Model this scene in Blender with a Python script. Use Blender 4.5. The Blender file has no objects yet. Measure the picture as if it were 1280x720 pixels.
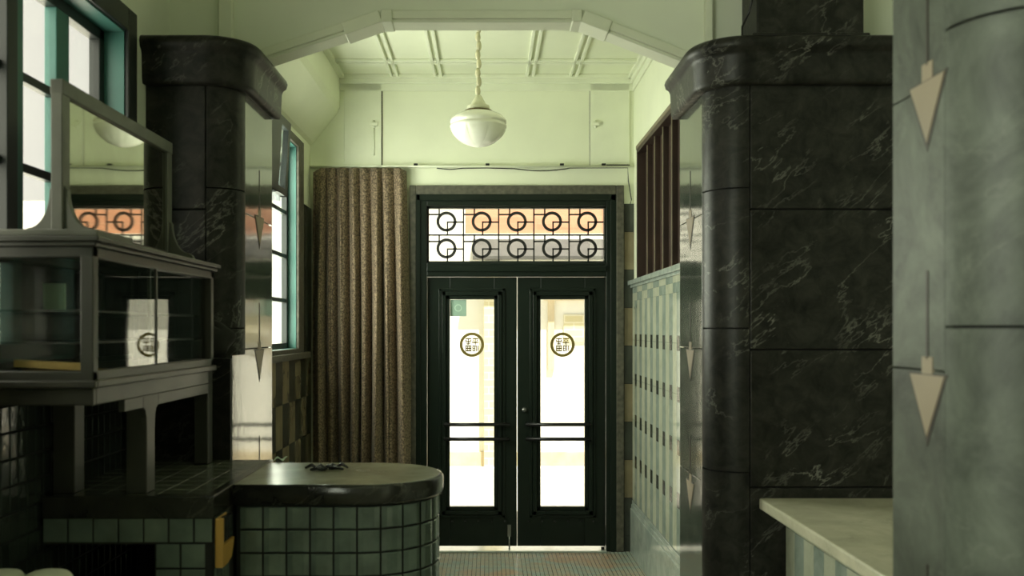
import bpy, bmesh, math, random
from mathutils import Vector, Matrix
random.seed(7)
PI = math.pi
scene = bpy.context.scene
col = scene.collection
E = 1.71                      # eye height
# ------------------------------------------------------------------ camera
cd = bpy.data.cameras.new('camera')
cam = bpy.data.objects.new('camera', cd)
col.objects.link(cam)
cam.location = (0, 0, E)
cam.rotation_euler = (PI / 2, 0, 0)
cd.sensor_width = 36.0
cd.lens = 1200 / 1280 * 36
cd.shift_x = 29 / 1280
cd.shift_y = 52 / 1280
cd.clip_start = 0.05
cd.dof.use_dof = True
cd.dof.focus_distance = 6.3
cd.dof.aperture_fstop = 3.5
scene.camera = cam
# ------------------------------------------------------------------ view, world, lights
scene.view_settings.view_transform = 'Standard'
scene.view_settings.look = 'None'
scene.view_settings.exposure = 0.0
scene.view_settings.gamma = 1.0
scene.view_settings.use_curve_mapping = False
scene.cycles.use_denoising = True
scene.cycles.max_bounces = 10
scene.cycles.diffuse_bounces = 6
scene.cycles.transparent_max_bounces = 16
scene.cycles.sample_clamp_indirect = 8.0
scene.cycles.caustics_reflective = False
scene.cycles.caustics_refractive = False

world = bpy.data.worlds.new('sky')
scene.world = world
world.use_nodes = True
bgn = world.node_tree.nodes['Background']
bgn.inputs['Color'].default_value = (1.0, 0.98, 0.88, 1)
bgn.inputs['Strength'].default_value = 1.1

def area(name, loc, rot, sx, sy, L, color):
    ld = bpy.data.lights.new(name, 'AREA')
    ld.shape = 'RECTANGLE'
    ld.size, ld.size_y = sx, sy
    ld.energy = L * sx * sy * PI
    ld.color = color
    o = bpy.data.objects.new(name, ld)
    o.location, o.rotation_euler = loc, rot
    col.objects.link(o)
    return o
sd = bpy.data.lights.new('sun', 'SUN')
sd.energy = 14.5
sd.angle = 0.01
sd.color = (1.0, 0.95, 0.84)
sun = bpy.data.objects.new('sun', sd)
sun.location = (0, 0, 12)
sun.rotation_euler = Vector((-0.2, 0.36, -0.9)).to_track_quat('-Z', 'Y').to_euler()
col.objects.link(sun)
LIGHT_TINT = (1.0, 0.985, 0.80)
# overcast daylight outside the hall and vestibule windows, plus an added rear one, facing in (+X)
FACE_IN = (0, -PI / 2, 0)
area('daylight_hall_window', (-1.62, 3.0, 2.35), FACE_IN, 2.0, 3.0, 4.0, LIGHT_TINT)
area('added_rear_daylight', (-1.62, -0.3, 2.35), FACE_IN, 2.0, 3.2, 17.0, LIGHT_TINT)  # lamp for the unseen rear window, added to brighten the hall
area('daylight_vestibule_window', (-1.66, 6.3, 2.45), FACE_IN, 2.6, 3.2, 13.5, LIGHT_TINT)

# ------------------------------------------------------------------ materials
def _m(name):
    m = bpy.data.materials.new(name)
    m.use_nodes = True
    nt = m.node_tree
    return m, nt, nt.nodes['Principled BSDF']

def N(nt, kind, **kw):
    n = nt.nodes.new(kind)
    for k, v in kw.items():
        setattr(n, k, v)
    return n

def ramp(nt, pts):
    r = N(nt, 'ShaderNodeValToRGB')
    el = r.color_ramp.elements
    while len(el) < len(pts):
        el.new(0.5)
    for e, (p, c) in zip(el, pts):
        e.position = p
        e.color = (*c, 1)
    return r

def plain(name, c, rough=0.5, metal=0.0, var=0.15, scale=6.0, bump=0.0, bscale=60.0, spec=0.5):
    m, nt, b = _m(name)
    tc = N(nt, 'ShaderNodeTexCoord')
    n = N(nt, 'ShaderNodeTexNoise')
    n.inputs['Scale'].default_value = scale
    n.inputs['Detail'].default_value = 5
    nt.links.new(tc.outputs['Object'], n.inputs['Vector'])
    r = ramp(nt, [(0.3, tuple(x * (1 - var) for x in c)), (0.7, tuple(min(1, x * (1 + var)) for x in c))])
    nt.links.new(n.outputs['Fac'], r.inputs['Fac'])
    nt.links.new(r.outputs['Color'], b.inputs['Base Color'])
    b.inputs['Roughness'].default_value = rough
    b.inputs['Metallic'].default_value = metal
    b.inputs['Specular IOR Level'].default_value = spec
    if bump:
        n2 = N(nt, 'ShaderNodeTexNoise')
        n2.inputs['Scale'].default_value = bscale
        n2.inputs['Detail'].default_value = 4
        nt.links.new(tc.outputs['Object'], n2.inputs['Vector'])
        bp = N(nt, 'ShaderNodeBump')
        bp.inputs['Strength'].default_value = bump
        bp.inputs['Distance'].default_value = 0.01
        nt.links.new(n2.outputs['Fac'], bp.inputs['Height'])
        nt.links.new(bp.outputs['Normal'], b.inputs['Normal'])
    return m

def marble(name, dark, light, vein, rough=0.12, vein_amt=0.6, mott=7.0, spec=0.5, wavy=0.0):
    m, nt, b = _m(name)
    L = nt.links.new
    tc = N(nt, 'ShaderNodeTexCoord')
    n1 = N(nt, 'ShaderNodeTexNoise')
    n1.inputs['Scale'].default_value = mott
    n1.inputs['Detail'].default_value = 9
    n1.inputs['Roughness'].default_value = 0.68
    n1.inputs['Distortion'].default_value = 0.6
    L(tc.outputs['Object'], n1.inputs['Vector'])
    r1 = ramp(nt, [(0.32, dark), (0.72, light)])
    L(n1.outputs['Fac'], r1.inputs['Fac'])
    # slanting hair veins: ridge of a stretched noise, masked into patches
    mp = N(nt, 'ShaderNodeMapping', vector_type='TEXTURE')
    mp.inputs['Rotation'].default_value = (0.25, -0.72, 0.2)
    mp.inputs['Scale'].default_value = (1.0, 0.45, 0.28)
    L(tc.outputs['Object'], mp.inputs['Vector'])
    n2 = N(nt, 'ShaderNodeTexNoise')
    n2.inputs['Scale'].default_value = 2.4
    n2.inputs['Detail'].default_value = 7
    n2.inputs['Roughness'].default_value = 0.6
    n2.inputs['Distortion'].default_value = 0.3
    L(mp.outputs['Vector'], n2.inputs['Vector'])
    s = N(nt, 'ShaderNodeMath', operation='SUBTRACT'); s.inputs[1].default_value = 0.5
    a = N(nt, 'ShaderNodeMath', operation='ABSOLUTE')
    L(n2.outputs['Fac'], s.inputs[0]); L(s.outputs[0], a.inputs[0])
    r2 = ramp(nt, [(0.0, (1, 1, 1)), (0.014, (0, 0, 0))])
    L(a.outputs[0], r2.inputs['Fac'])
    n3 = N(nt, 'ShaderNodeTexNoise')
    n3.inputs['Scale'].default_value = 3.2
    n3.inputs['Detail'].default_value = 3
    L(tc.outputs['Object'], n3.inputs['Vector'])
    r3 = ramp(nt, [(0.44, (0, 0, 0)), (0.68, (1, 1, 1))])
    L(n3.outputs['Fac'], r3.inputs['Fac'])
    mu = N(nt, 'ShaderNodeMath', operation='MULTIPLY')
    L(r2.outputs['Color'], mu.inputs[0]); L(r3.outputs['Color'], mu.inputs[1])
    mv = N(nt, 'ShaderNodeMath', operation='MULTIPLY'); mv.inputs[1].default_value = vein_amt
    L(mu.outputs[0], mv.inputs[0])
    mx = N(nt, 'ShaderNodeMixRGB')
    mx.inputs['Color2'].default_value = (*vein, 1)
    L(mv.outputs[0], mx.inputs['Fac']); L(r1.outputs['Color'], mx.inputs['Color1'])
    L(mx.outputs['Color'], b.inputs['Base Color'])
    b.inputs['Roughness'].default_value = rough
    b.inputs['Specular IOR Level'].default_value = spec
    if wavy:
        nw = N(nt, 'ShaderNodeTexNoise'); nw.inputs['Scale'].default_value = 16; nw.inputs['Detail'].default_value = 3
        L(tc.outputs['Object'], nw.inputs['Vector'])
        bp = N(nt, 'ShaderNodeBump'); bp.inputs['Strength'].default_value = wavy; bp.inputs['Distance'].default_value = 0.01
        L(nw.outputs['Fac'], bp.inputs['Height']); L(bp.outputs['Normal'], b.inputs['Normal'])
    return m

def glass(name, tint=(0.95, 0.97, 0.95), gloss=0.06, rough=0.02, base=None):
    """clear pane: straight-through transmission plus a Fresnel mirror"""
    m = bpy.data.materials.new(name)
    m.use_nodes = True
    nt = m.node_tree
    nt.nodes.clear()
    L = nt.links.new
    out = N(nt, 'ShaderNodeOutputMaterial')
    t = N(nt, 'ShaderNodeBsdfTransparent'); t.inputs['Color'].default_value = (*(x ** .5 for x in tint), 1)   # a pane has two faces
    g = N(nt, 'ShaderNodeBsdfGlossy'); g.inputs['Roughness'].default_value = rough
    lw = N(nt, 'ShaderNodeLayerWeight'); lw.inputs['Blend'].default_value = 0.5
    pw = N(nt, 'ShaderNodeMath', operation='POWER'); pw.inputs[1].default_value = 5.0
    f = N(nt, 'ShaderNodeMath', operation='MULTIPLY_ADD'); f.inputs[1].default_value = 0.96; f.inputs[2].default_value = 0.04
    L(lw.outputs['Facing'], pw.inputs[0]); L(pw.outputs[0], f.inputs[0])
    # slight waviness of old glass
    tc = N(nt, 'ShaderNodeTexCoord'); n = N(nt, 'ShaderNodeTexNoise'); n.inputs['Scale'].default_value = 3.0
    bp = N(nt, 'ShaderNodeBump'); bp.inputs['Strength'].default_value = 0.04; bp.inputs['Distance'].default_value = 0.01
    L(tc.outputs['Object'], n.inputs['Vector']); L(n.outputs['Fac'], bp.inputs['Height']); L(bp.outputs['Normal'], g.inputs['Normal'])
    ad = N(nt, 'ShaderNodeMath', operation='ADD'); ad.inputs[1].default_value = gloss; ad.use_clamp = True
    mx = N(nt, 'ShaderNodeMixShader')
    L(f.outputs[0], ad.inputs[0]); L(ad.outputs[0], mx.inputs['Fac'])
    L(t.outputs[0], mx.inputs[1]); L(g.outputs[0], mx.inputs[2])
    L(mx.outputs[0], out.inputs['Surface'])
    return m

def speckled(name, c1, c2, scale, rough):
    m, nt, b = _m(name)
    L = nt.links.new
    tc = N(nt, 'ShaderNodeTexCoord')
    v = N(nt, 'ShaderNodeTexNoise'); v.inputs['Scale'].default_value = scale; v.inputs['Detail'].default_value = 3
    L(tc.outputs['Object'], v.inputs['Vector'])
    r = ramp(nt, [(0.42, c1), (0.6, c2)])
    L(v.outputs['Fac'], r.inputs['Fac']); L(r.outputs['Color'], b.inputs['Base Color'])
    b.inputs['Roughness'].default_value = rough
    b.inputs['Sheen Weight'].default_value = 0.1
    return m

def floor_mat():
    m, nt, b = _m('floor_mosaic')
    L = nt.links.new
    tc = N(nt, 'ShaderNodeTexCoord')
    br = N(nt, 'ShaderNodeTexBrick')
    br.offset = 0.0
    br.inputs['Scale'].default_value = 1.0
    br.inputs['Brick Width'].default_value = 0.03
    br.inputs['Row Height'].default_value = 0.03
    br.inputs['Mortar Size'].default_value = 0.002
    br.inputs['Color1'].default_value = (0.52, 0.42, 0.33, 1)
    br.inputs['Color2'].default_value = (0.46, 0.47, 0.40, 1)
    br.inputs['Mortar'].default_value = (0.10, 0.10, 0.085, 1)
    L(tc.outputs['Object'], br.inputs['Vector'])
    sx = N(nt, 'ShaderNodeSeparateXYZ'); L(tc.outputs['Object'], sx.inputs[0])
    # a blue-grey band down the middle of the aisle and a brown border by the wall
    w = N(nt, 'ShaderNodeTexNoise'); w.inputs['Scale'].default_value = 1.6
    L(tc.outputs['Object'], w.inputs['Vector'])
    r = ramp(nt, [(0.40, (0.95, 0.95, 0.9)), (0.5, (0.75, 0.95, 1.0)), (0.60, (1.0, 0.82, 0.72))])
    L(w.outputs['Fac'], r.inputs['Fac'])
    mx = N(nt, 'ShaderNodeMixRGB', blend_type='MULTIPLY'); mx.inputs['Fac'].default_value = 1
    L(br.outputs['Color'], mx.inputs['Color1']); L(r.outputs['Color'], mx.inputs['Color2'])
    L(mx.outputs['Color'], b.inputs['Base Color'])
    bp = N(nt, 'ShaderNodeBump'); bp.inputs['Strength'].default_value = 0.3; bp.inputs['Distance'].default_value = 0.002
    L(br.outputs['Fac'], bp.inputs['Height']); bp.invert = True
    L(bp.outputs['Normal'], b.inputs['Normal'])
    b.inputs['Roughness'].default_value = 0.2
    return m

def brick_mat(name, c1, c2, mortar, bw, rh, ms, rough=0.8):
    m, nt, b = _m(name)
    L = nt.links.new
    tc = N(nt, 'ShaderNodeTexCoord')
    mp = N(nt, 'ShaderNodeMapping'); mp.inputs['Rotation'].default_value = (PI / 2, 0, 0)
    L(tc.outputs['Object'], mp.inputs['Vector'])
    br = N(nt, 'ShaderNodeTexBrick')
    br.inputs['Scale'].default_value = 1
    br.inputs['Brick Width'].default_value = bw
    br.inputs['Row Height'].default_value = rh
    br.inputs['Mortar Size'].default_value = ms
    br.inputs['Color1'].default_value = (*c1, 1)
    br.inputs['Color2'].default_value = (*c2, 1)
    br.inputs['Mortar'].default_value = (*mortar, 1)
    L(mp.outputs['Vector'], br.inputs['Vector'])
    L(br.outputs['Color'], b.inputs['Base Color'])
    b.inputs['Roughness'].default_value = rough
    return m

M = {}
M['cream'] = plain('cream_paint', (0.74, 0.765, 0.60), 0.55, var=0.04, scale=2.5, bump=0.04, bscale=9)
M['trimcream'] = plain('cream_trim_paint', (0.72, 0.745, 0.60), 0.45, var=0.04)
M['hall'] = plain('hall_wall_paint', (0.74, 0.77, 0.64), 0.6, var=0.05, scale=2)
M['dim'] = plain('hall_back_paint', (0.20, 0.20, 0.165), 0.8, var=0.05)
M['marble'] = marble('black_marble', (0.004, 0.004, 0.0035), (0.034, 0.033, 0.027), (0.30, 0.295, 0.26), rough=0.38, mott=13, spec=0.20)
M['marble_side'] = marble('lightened_side_marble', (0.030, 0.036, 0.030), (0.10, 0.115, 0.09), (0.25, 0.26, 0.22), rough=0.09, vein_amt=0.35, mott=5, spec=0.6, wavy=0.035)  # same marble on the side faces, reflected light put into a lighter colour
M['marble_near'] = marble('lightened_pillar_marble', (0.018, 0.021, 0.017), (0.115, 0.13, 0.105), (0.22, 0.23, 0.19), rough=0.5, spec=0.35, vein_amt=0.2, mott=5)  # same marble on the near pillar, window light put into a lighter colour
M['groove'] = plain('dark_joint', (0.006, 0.006, 0.005), 0.9)
M['inlay'] = plain('pinkish_stone_inlay', (0.22, 0.175, 0.12), 0.5, var=0.08)
M['inlay_dark'] = plain('dark_inlay_line', (0.02, 0.014, 0.010), 0.5)
M['doorgreen'] = plain('dark_green_gloss_paint', (0.0085, 0.0135, 0.010), 0.30, var=0.1, scale=4, spec=0.22)
M['teal'] = plain('teal_window_paint', (0.050, 0.155, 0.135), 0.45, var=0.1)
M['darkframe'] = plain('dark_window_paint', (0.012, 0.016, 0.015), 0.45)
M['archstone'] = plain('brownish_architrave_stone', (0.075, 0.07, 0.052), 0.6, var=0.4, scale=30)
M['glass'] = glass('clear_glass', (0.96, 0.97, 0.94))
M['frost'] = glass('milky_window_glass', (0.92, 0.92, 0.88), 0.0, 0.2)
M['frost2'] = glass('pale_window_glass', (0.9, 0.97, 0.95), 0.0, 0.1)
M['caseglass'] = glass('display_case_glass', (0.90, 0.93, 0.89), 0.02)
M['mirror'] = plain('aged_mirror', (0.42, 0.43, 0.35), 0.03, metal=1.0, var=0.12, scale=5)
M['gold'] = plain('gold_leaf_paint', (0.17, 0.125, 0.022), 0.5)
M['lead'] = plain('leaded_came', (0.014, 0.014, 0.013), 0.5)
M['sticker'] = plain('teal_sticker', (0.30, 0.44, 0.36), 0.5)
M['pale'] = plain('pale_sticker_mark', (0.5, 0.65, 0.55), 0.5)
M['curtain'] = speckled('brown_brocade', (0.085, 0.060, 0.038), (0.27, 0.197, 0.128), 75, 0.85)
M['wood'] = plain('dark_stained_wood', (0.035, 0.033, 0.026), 0.38, var=0.4, scale=9)
M['greywood'] = plain('grey_green_painted_wood', (0.030, 0.030, 0.023), 0.40, var=0.2, scale=9)
M['mirrorwood'] = plain('pale_grey_green_wood', (0.095, 0.098, 0.078), 0.45, var=0.25, scale=9)  # mirror frame, a lighter colour than the case wood
M['shutter'] = plain('red_brown_boards', (0.030, 0.014, 0.009), 0.55, var=0.3, scale=6)
M['shutedge'] = plain('pale_board_edge', (0.17, 0.14, 0.09), 0.6)  # paler colour for the board edges and the top lip
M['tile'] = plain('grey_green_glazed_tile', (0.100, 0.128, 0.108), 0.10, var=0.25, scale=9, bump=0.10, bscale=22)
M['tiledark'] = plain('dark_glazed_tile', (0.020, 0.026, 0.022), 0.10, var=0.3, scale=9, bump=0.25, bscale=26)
M['grout'] = plain('black_grout', (0.008, 0.008, 0.007), 0.9)
M['tl'] = marble('pale_cream_marble_tile', (0.40, 0.42, 0.32), (0.56, 0.57, 0.45), (0.3, 0.3, 0.25), rough=0.10, vein_amt=0.3)
M['tg'] = marble('pale_grey_marble_tile', (0.22, 0.27, 0.23), (0.36, 0.41, 0.36), (0.2, 0.2, 0.2), rough=0.10, vein_amt=0.3)
M['tk'] = plain('dark_insert_tile', (0.03, 0.035, 0.03), 0.15)
M['lb'] = plain('beige_wainscot_tile', (0.20, 0.165, 0.105), 0.2, var=0.2)
M['ld'] = plain('slate_wainscot_tile', (0.045, 0.050, 0.042), 0.2, var=0.3)
M['base'] = marble('pale_blue_grey_marble', (0.26, 0.31, 0.28), (0.44, 0.48, 0.43), (0.2, 0.22, 0.2), rough=0.12, vein_amt=0.3)
M['countertop'] = marble('olive_stone_top', (0.19, 0.185, 0.12), (0.36, 0.35, 0.24), (0.3, 0.3, 0.24), rough=0.24, vein_amt=0.3, mott=4)
M['creamstone'] = marble('cream_stone_slab', (0.46, 0.44, 0.33), (0.74, 0.70, 0.54), (0.2, 0.2, 0.15), rough=0.25, vein_amt=0.3, mott=3)
M['blackstone'] = marble('black_stone_rim', (0.010, 0.010, 0.008), (0.030, 0.030, 0.024), (0.2, 0.2, 0.16), rough=0.2)
M['benchtop'] = plain('dark_bench_tile', (0.075, 0.082, 0.062), 0.22, var=0.25, scale=12)
M['white'] = plain('white_cloth', (0.62, 0.62, 0.50), 0.9, var=0.05, bump=0.2, bscale=90)
M['globe'] = plain('white_opal_glass', (0.88, 0.87, 0.77), 0.16, var=0.02)
M['fitter'] = plain('ivory_enamel', (0.70, 0.69, 0.52), 0.4, var=0.05)
M['chain'] = plain('ivory_chain', (0.62, 0.58, 0.40), 0.45, var=0.15)
M['brass'] = plain('dull_brass', (0.16, 0.12, 0.06), 0.4, metal=0.6)
M['iron'] = plain('black_iron', (0.012, 0.012, 0.012), 0.35, metal=0.3)
M['steel'] = plain('dull_steel', (0.25, 0.25, 0.23), 0.35, metal=0.8)
M['black'] = plain('black_plastic', (0.008, 0.008, 0.008), 0.25)
M['orange'] = plain('ochre_wood', (0.50, 0.28, 0.06), 0.5, var=0.12)
M['ruler'] = plain('yellow_wood', (0.55, 0.36, 0.12), 0.5, var=0.1)
M['card'] = plain('pale_green_card', (0.60, 0.74, 0.62), 0.6, var=0.05)
M['cloth'] = plain('dark_cloth', (0.018, 0.018, 0.016), 0.9, bump=0.3, bscale=20)
M['floor'] = floor_mat()
M['street'] = plain('pale_street', (0.52, 0.50, 0.43), 0.9, var=0.05)
M['stucco'] = plain('white_stucco', (0.80, 0.79, 0.70), 0.9, var=0.03)
M['creambrick'] = brick_mat('cream_brick', (0.66, 0.60, 0.38), (0.60, 0.54, 0.32), (0.74, 0.70, 0.52), 0.24, 0.09, 0.008)
M['redbrick'] = brick_mat('orange_brick', (0.64, 0.30, 0.18), (0.60, 0.27, 0.16), (0.60, 0.32, 0.20), 0.24, 0.09, 0.006)
M['awn'] = plain('grey_awning', (0.085, 0.083, 0.075), 0.8)
M['tan'] = plain('tan_render', (0.62, 0.52, 0.34), 0.8)

# ------------------------------------------------------------------ mesh helpers
class MB:
    def __init__(self, *mats):
        self.bm = bmesh.new()
        self.mats = list(mats)
    def box(self, x0, y0, z0, x1, y1, z1, mi=0, rot=None, bev=0.0):
        x0, x1 = sorted((x0, x1)); y0, y1 = sorted((y0, y1)); z0, z1 = sorted((z0, z1))
        c = Vector(((x0 + x1) / 2, (y0 + y1) / 2, (z0 + z1) / 2))
        mat = Matrix.Translation(c)
        if rot is not None:
            mat = mat @ rot
        mat = mat @ Matrix.Diagonal((x1 - x0, y1 - y0, z1 - z0, 1))
        r = bmesh.ops.create_cube(self.bm, size=1, matrix=mat)
        vs = r['verts']
        fs = set(f for v in vs for f in v.link_faces)
        for f in fs:
            f.material_index = mi
        if bev:
            es = list(set(e for v in vs for e in v.link_edges))
            rr = bmesh.ops.bevel(self.bm, geom=es, offset=bev, segments=2, affect='EDGES', profile=0.5)
            for f in rr['faces']:
                f.material_index = mi
        return self
    def prism(self, pts, axis, a0, a1, mi=0):
        """pts: polygon in the two other axes (in xyz order), swept along axis"""
        def P(p, a):
            return {'x': (a, p[0], p[1]), 'y': (p[0], a, p[1]), 'z': (p[0], p[1], a)}[axis]
        v0 = [self.bm.verts.new(P(p, a0)) for p in pts]
        v1 = [self.bm.verts.new(P(p, a1)) for p in pts]
        n = len(pts)
        fs = [self.bm.faces.new(v0), self.bm.faces.new(v1[::-1])]
        for i in range(n):
            fs.append(self.bm.faces.new((v0[i], v1[i], v1[(i + 1) % n], v0[(i + 1) % n])))
        for f in fs:
            f.material_index = mi
        return self
    def strip(self, rows, closed=False, mi=0, smooth=True):
        """rows: list of equally long point lists, skinned"""
        V = [[self.bm.verts.new(p) for p in r] for r in rows]
        n = len(rows[0])
        for a, b in zip(V[:-1], V[1:]):
            for i in range(n if closed else n - 1):
                j = (i + 1) % n
                try:
                    f = self.bm.faces.new((a[i], a[j], b[j], b[i]))
                    f.material_index = mi
                    f.smooth = smooth
                except ValueError:
                    pass
        return V
    def lathe(self, c, prof, seg=40, mi=0, mod=None):
        rows = []
        for (r, z) in prof:
            rows.append([(c[0] + (r * (mod(k / seg, z) if mod else 1)) * math.cos(2 * PI * k / seg),
                          c[1] + (r * (mod(k / seg, z) if mod else 1)) * math.sin(2 * PI * k / seg), c[2] + z) for k in range(seg)])
        V = self.strip(rows, True, mi)
        for row in (V[0], V[-1]):
            try:
                f = self.bm.faces.new(row); f.material_index = mi
            except ValueError:
                pass
        return self
    def tube(self, pts, r, seg=10, mi=0, cap=True):
        pts = [Vector(p) for p in pts]
        rows = []
        up = Vector((0, 0, 1))
        for i, p in enumerate(pts):
            d = (pts[min(i + 1, len(pts) - 1)] - pts[max(i - 1, 0)]).normalized()
            u = d.cross(up)
            if u.length < 1e-3:
                u = d.cross(Vector((0, 1, 0)))
            u.normalize(); w = d.cross(u)
            rr = r[i] if isinstance(r, (list, tuple)) else r
            rows.append([p + rr * (math.cos(2 * PI * k / seg) * u + math.sin(2 * PI * k / seg) * w) for k in range(seg)])
        V = self.strip(rows, True, mi)
        if cap:
            for row in (V[0], V[-1]):
                f = self.bm.faces.new(row); f.material_index = mi
        return self
    def build(self, name, parent=None, bevel=0.0, smooth=False, seg=2):
        bmesh.ops.recalc_face_normals(self.bm, faces=self.bm.faces)
        me = bpy.data.meshes.new(name)
        self.bm.to_mesh(me)
        self.bm.free()
        for m in self.mats:
            me.materials.append(m)
        if smooth:
            for p in me.polygons:
                p.use_smooth = True
        o = bpy.data.objects.new(name, me)
        col.objects.link(o)
        if parent is not None:
            root = parent
            off = Vector((0, 0, 0))
            while root is not None:
                off += root.location
                root = root.parent
            me.transform(Matrix.Translation(-off))
            o.parent = parent
        if bevel:
            b = o.modifiers.new('bevel', 'BEVEL')
            b.width = bevel; b.segments = seg; b.limit_method = 'ANGLE'; b.angle_limit = 0.6
        return o

def tag(o, label=None, cat=None, group=None, kind=None):
    if label: o['label'] = label
    if cat: o['category'] = cat
    if group: o['group'] = group
    if kind: o['kind'] = kind
    return o

def empty(name, loc, label, cat, group=None, kind=None):
    o = bpy.data.objects.new(name, None)
    o.empty_display_size = 0.1
    o.location = loc
    col.objects.link(o)
    return tag(o, label, cat, group, kind)

# ------------------------------------------------------------------ the shell
DY = 7.41            # end wall
XR, XL = 1.12, -1.38  # vestibule walls
HL, HR = -1.33, 2.6  # hall walls
CZ = 3.67            # vestibule ceiling
f = MB(M['floor']).box(HL - .25, -2.4, -.08, HR + .2, DY + .22, 0).build('floor')
tag(f, 'small square mosaic floor of the entrance hall reflecting the doorway', 'floor', kind='structure')
# left wall of the hall with its window opening and an added unseen one for light
WZ0, WZ1 = 1.62, 2.80
W1 = (1.90, 3.50); W4 = (-1.6, 1.1)
m = MB(M['hall'])
for (a, b) in ((-2.4, W4[0]), (W4[1], W1[0]), (W1[1], 4.0)):
    m.box(HL - .11, a, 0, HL, b, 3.95)
for (a, b) in (W1, W4):
    m.box(HL - .11, a, 0, HL, b, WZ0); m.box(HL - .11, a, WZ1, HL, b, 3.95)
tag(m.build('wall_left'), 'pale plaster hall wall around the tall teal window', 'wall', kind='structure')
# vestibule left wall
V2 = (4.75, 6.87); VZ0, VZ1 = 1.57, 3.02
m = MB(M['cream'])
m.box(XL - .11, 4.0, 0, XL, V2[0], CZ + .1); m.box(XL - .11, V2[1], 0, XL, DY, CZ + .1)
m.box(XL - .11, V2[0], 0, XL, V2[1], VZ0); m.box(XL - .11, V2[0], VZ1, XL, V2[1], CZ + .1)
o = m.build('wall_vestibule_left'); tag(o, 'cream vestibule wall around the small window beside the curtain', 'wall', kind='structure')
# vestibule right wall, opening for the boarded hatch
S0, S1 = 5.30, 7.20; SZ0, SZ1 = 2.09, 3.07
m = MB(M['cream'])
m.box(XR, 4.1, 0, XR + .2, S0, CZ + .1); m.box(XR, S1, 0, XR + .2, DY, CZ + .1)
m.box(XR, S0, 0, XR + .2, S1, SZ0); m.box(XR, S0, SZ1, XR + .2, S1, CZ + .1)
tag(m.build('wall_right'), 'cream vestibule wall above the row of dark brown boards', 'wall', kind='structure')
# end wall
OX0, OX1, OZ = -.56, .985, 2.75
m = MB(M['cream'])
m.box(XL - .2, DY, 0, OX0, DY + .2, CZ + .1); m.box(OX1, DY, 0, XR + .2, DY + .2, CZ + .1); m.box(OX0, DY, OZ, OX1, DY + .2, CZ + .1)
tag(m.build('wall_end'), 'cream end wall above the double entrance door', 'wall', kind='structure')
# hall right and back walls, ceilings
tag(MB(M['hall']).box(HR, -2.4, 0, HR + .2, 4.3, 3.95).build('wall_hall_right'), 'plain hall wall behind the near stone pillar', 'wall', kind='structure')
tag(MB(M['dim']).box(HL - .2, -2.6, 0, HR + .2, -2.4, 3.95).build('wall_back'), 'wall behind the camera at the back of the hall', 'wall', kind='structure')
m = MB(M['hall']); m.box(HL - .25, -2.6, 3.95, HR + .2, 4.10, 4.05)
tag(m.build('ceiling_hall'), 'plain ceiling of the hall', 'ceiling', kind='structure')
m = MB(M['cream']); m.box(XL - .2, 4.1, CZ, XR + .2, DY + .2, CZ + .12)
m.box(XL-.2, 4.1, CZ+.1, HR+.2, 4.3, 4.0)
tag(m.build('ceiling_vestibule'), 'cream panelled ceiling of the vestibule above the hanging lamp', 'ceiling', kind='structure')
# ceiling battens (double moulded)
m = MB(M['trimcream'])
for x in (-.725, -.39, .317, .65):
    m.box(x - .035, 4.3, CZ - .022, x - .012, DY, CZ); m.box(x + .012, 4.3, CZ - .022, x + .035, DY, CZ)
for y in (5.0, 6.0, 6.98):
    m.box(XL + .22, y - .04, CZ - .022, XR, y - .012, CZ); m.box(XL + .22, y + .012, CZ - .022, XR, y + .04, CZ)
tag(m.build('trim_1', bevel=.004), 'raised double battens dividing the vestibule ceiling into panels', 'ceiling trim', kind='structure')
m = MB(M['trimcream'])
for (d, h) in ((.05, .03), (.03, .065), (.012, .12)):
    m.box(-1.15, DY - d, CZ - h, XR, DY, CZ)
    m.box(XR - d, 4.3, CZ - h, XR, DY, CZ)
m.box(-1.15, 4.3, CZ - .03, -1.11, DY, CZ)
tag(m.build('trim_2', bevel=.004), 'stepped cream cornice where the end wall meets the ceiling', 'cornice', kind='structure')
# sloped soffit box on the left
m = MB(M['cream']).prism([(XL, CZ), (-1.15, CZ), (-1.15, 3.43), (-1.17, 3.38), (-1.35, 3.15), (XL, 3.13)], 'y', 4.26, DY)
tag(m.build('trim_3', bevel=.006), 'boxed cream soffit with sloping underside above the vestibule window', 'soffit', kind='structure')

# ------------------------------------------------------------------ arch and spandrel
CAPZ = 2.835
AP = [(-.955, CAPZ), (-.446, 3.0), (.385, 3.0), (.80, CAPZ)]
outer = [(HL, CAPZ), (-.955, CAPZ), (-.446, 3.0), (.385, 3.0), (.80, CAPZ), (HR, CAPZ), (HR, 3.95), (HL, 3.95)]
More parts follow.
